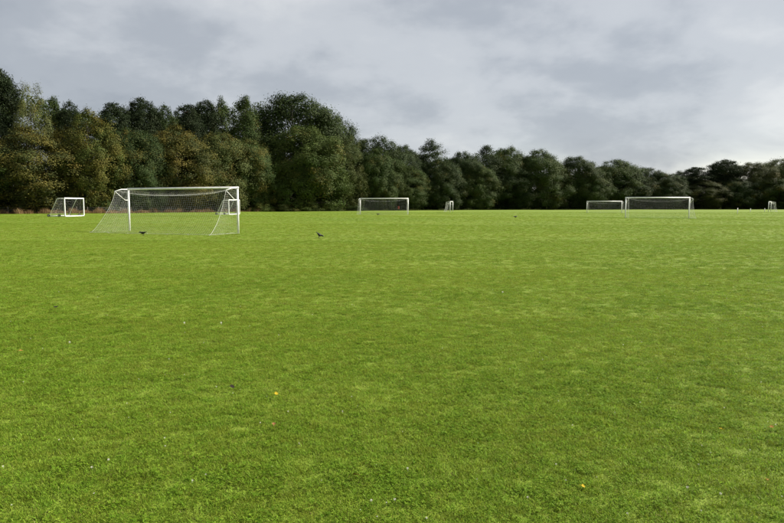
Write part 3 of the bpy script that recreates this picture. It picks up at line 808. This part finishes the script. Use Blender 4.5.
def clover_mesh(name, n, seed):
    rng = np.random.default_rng(seed); V, Fc, C = [], [], []
    for i in range(n):
        r = .06 * math.sqrt(rng.uniform()); a = rng.uniform(0, 6.28); c = Vector((r * math.cos(a), r * math.sin(a), rng.uniform(.006, .020)))
        s = rng.uniform(.005, .009); ya = rng.uniform(0, 6.28); til = Matrix.Rotation(rng.uniform(-.6, .6), 3, 'X') @ Matrix.Rotation(rng.uniform(-.6, .6), 3, 'Y'); tn = rng.uniform()
        for j in range(3):
            an = ya + j * 2.094; k = len(V)
            for (rr, da) in ((.05, 0), (.8, .55), (1.25, .38), (1.15, 0), (1.25, -.38), (.8, -.55)):
                V.append(c + til @ Vector((math.cos(an + da) * rr * s, math.sin(an + da) * rr * s, .1 * s * rr))); C.append((tn, tn, tn, 1))
            Fc.append(tuple(range(k, k + 6)))
    me = bpy.data.meshes.new(name); me.from_pydata([tuple(v) for v in V], [], Fc); me.update()
    at_ = me.attributes.new('vary', 'FLOAT_COLOR', 'POINT'); at_.data.foreach_set('color', np.array(C, np.float32).ravel())
    me.materials.append(M['clover']); return me
def flower_mesh(name):
    mb = MB().tube([(0, 0, 0), (.004, 0, .035)], .0012, 4)
    for (z, r) in ((.032, .007), (.039, .009), (.045, .0075)):
        for k in range(9):
            a = 6.283 * k / 9 + z * 90; c = Vector((.004 + r * math.cos(a), r * math.sin(a), z)); mb.tube([c, c + Vector((.004 * math.cos(a), .004 * math.sin(a), .004))], [.0022, .001], 4)
    me = mb.mesh(name); me.materials.append(M['petal']); return me

def instancer(name, label, pts, rot, scl, idx, meshes):
    coll = bpy.data.collections.new(name + '_kinds')
    for i, me in enumerate(meshes):
        o = bpy.data.objects.new('%s_kind_%02d' % (name, i), me); coll.objects.link(o)
    me = bpy.data.meshes.new(name); me.vertices.add(len(pts)); me.vertices.foreach_set('co', pts.astype(np.float32).ravel())
    for nm, typ, arr, f in (('rot', 'FLOAT_VECTOR', rot, 'vector'), ('scl', 'FLOAT_VECTOR', scl, 'vector'), ('idx', 'INT', idx, 'value')):
        a = me.attributes.new(nm, typ, 'POINT'); a.data.foreach_set(f, arr.ravel().astype(np.int32 if typ == 'INT' else np.float32))
    o = link(name, me)
    ng = bpy.data.node_groups.new(name, 'GeometryNodeTree')
    ng.interface.new_socket('Geometry', in_out='INPUT', socket_type='NodeSocketGeometry'); ng.interface.new_socket('Geometry', in_out='OUTPUT', socket_type='NodeSocketGeometry')
    n, l = ng.nodes, ng.links
    gi, go = n.new('NodeGroupInput'), n.new('NodeGroupOutput'); iop = n.new('GeometryNodeInstanceOnPoints'); ci = n.new('GeometryNodeCollectionInfo')
    ci.inputs['Collection'].default_value = coll; ci.inputs['Separate Children'].default_value = True; ci.inputs['Reset Children'].default_value = True
    def na(nm, typ):
        a = n.new('GeometryNodeInputNamedAttribute'); a.data_type = typ; a.inputs['Name'].default_value = nm
        return next(s for s in a.outputs if s.enabled and s.name == 'Attribute')
    e = n.new('FunctionNodeEulerToRotation'); l.new(na('rot', 'FLOAT_VECTOR'), e.inputs[0])
    l.new(gi.outputs[0], iop.inputs['Points']); l.new(ci.outputs[0], iop.inputs['Instance']); iop.inputs['Pick Instance'].default_value = True
    l.new(na('idx', 'INT'), iop.inputs['Instance Index']); l.new(e.outputs[0], iop.inputs['Rotation']); l.new(na('scl', 'FLOAT_VECTOR'), iop.inputs['Scale'])
    l.new(iop.outputs[0], go.inputs[0])
    o.modifiers.new('scatter', 'NODES').node_group = ng
    return tag(o, label, kind='stuff')

def lump(x, y):
    return .5 + .25 * np.sin(x * 1.9 + 1.3 * np.sin(y * 1.1)) * np.sin(y * 2.7 + 1.7 * np.sin(x * .9)) + .25 * np.sin(x * 5.3 + 2 * np.sin(y * 3.7)) * np.sin(y * 6.1 + 2 * np.sin(x * 4.3))
def scatter(rng, bands, half=.80):
    P, S = [], []
    for (d0, d1, dens, sc) in bands:
        n = int(half * (d1 * d1 - d0 * d0) * dens)
        d = np.sqrt(rng.uniform(d0 * d0, d1 * d1, n)); x = d * half * rng.uniform(-1, 1, n) + rng.uniform(-1.2, 1.2, n)
        P.append(np.stack([x, d, terr(x, d)], -1)); S.append(np.full(n, sc))
    return np.concatenate(P), np.concatenate(S)
def build_turf():
    rng = np.random.default_rng(42)
    P, S = scatter(rng, [(1.6, 5, 820, 1.0), (5, 9, 560, 1.05), (9, 16, 250, 1.2), (16, 28, 95, 1.45), (28, 50, 32, 1.9), (50, 85, 11, 2.4), (85, 150, 3.2, 3.0)])
    keep = np.ones(len(P), bool)
    for px in range(-60, 860, 20):
        pass
    lim = np.interp(P[:, 0] / P[:, 1] * F + CX, TL_PX, TL_D) - 3; keep &= P[:, 1] < lim
    P, S = P[keep], S[keep]; n = len(P)
    rot = np.stack([rng.normal(0, .12, n), rng.normal(0, .12, n), rng.uniform(0, 6.28, n)], -1)
    lu = lump(P[:, 0], P[:, 1]); hs = (.80 + .34 * lu) * rng.uniform(.75, 1.3, n)
    wide = S * rng.uniform(.8, 1.25, n); scl = np.stack([wide, wide, hs * S ** .35], -1)
    kinds = [tuft_mesh('grass_tuft_%d' % i, 46, .06, .008, .021, .0017, 60 + i) for i in range(7)]
    instancer('grass', 'short mown yellow green grass covering the playing field', P, rot, scl, rng.integers(0, 7, n), kinds)
    P, S = scatter(rng, [(1.6, 6, 260, 1.0), (6, 12, 110, 1.1), (12, 22, 26, 1.4)])
    cl = lump(P[:, 0] * .6 + 9, P[:, 1] * .6 + 4); k = cl + rng.normal(0, .28, len(P)) > .68; P, S = P[k], S[k]; n = len(P)
    rot = np.stack([rng.normal(0, .1, n), rng.normal(0, .1, n), rng.uniform(0, 6.28, n)], -1); w = S * rng.uniform(.7, 1.3, n)
    instancer('clover', 'dark green clover leaves in patches among the near grass', P, rot, np.stack([w, w, w * .9], -1), rng.integers(0, 3, n), [clover_mesh('clover_%d' % i, 26, 80 + i) for i in range(3)])
    P, S = scatter(rng, [(2.2, 6, 4.0, .8), (6, 12, .8, .9)])
    spots = [(720, 497), (688, 490.5), (370, 504), (395.6, 503), (408, 471.6), (221.5, 325), (184.6, 325), (70, 344.5), (502, 294), (92, 470), (108, 462)]
    Q = np.array([tuple(ground_px(a, b)) for a, b in spots]); P = np.concatenate([P, Q]); n = len(P)
    s = np.concatenate([S * rng.uniform(.3, .55, len(S)), np.clip(Q[:, 1] / 10.0, .5, 1.1)])
    rot = np.stack([rng.normal(0, .25, n), rng.normal(0, .25, n), rng.uniform(0, 6.28, n)], -1)
    instancer('clover_flowers', 'tiny white clover flower heads dotted through the near grass', P, rot, np.stack([s, s, np.minimum(s, 1.3)], -1), np.zeros(n), [flower_mesh('clover_flower_0')])
build_turf()
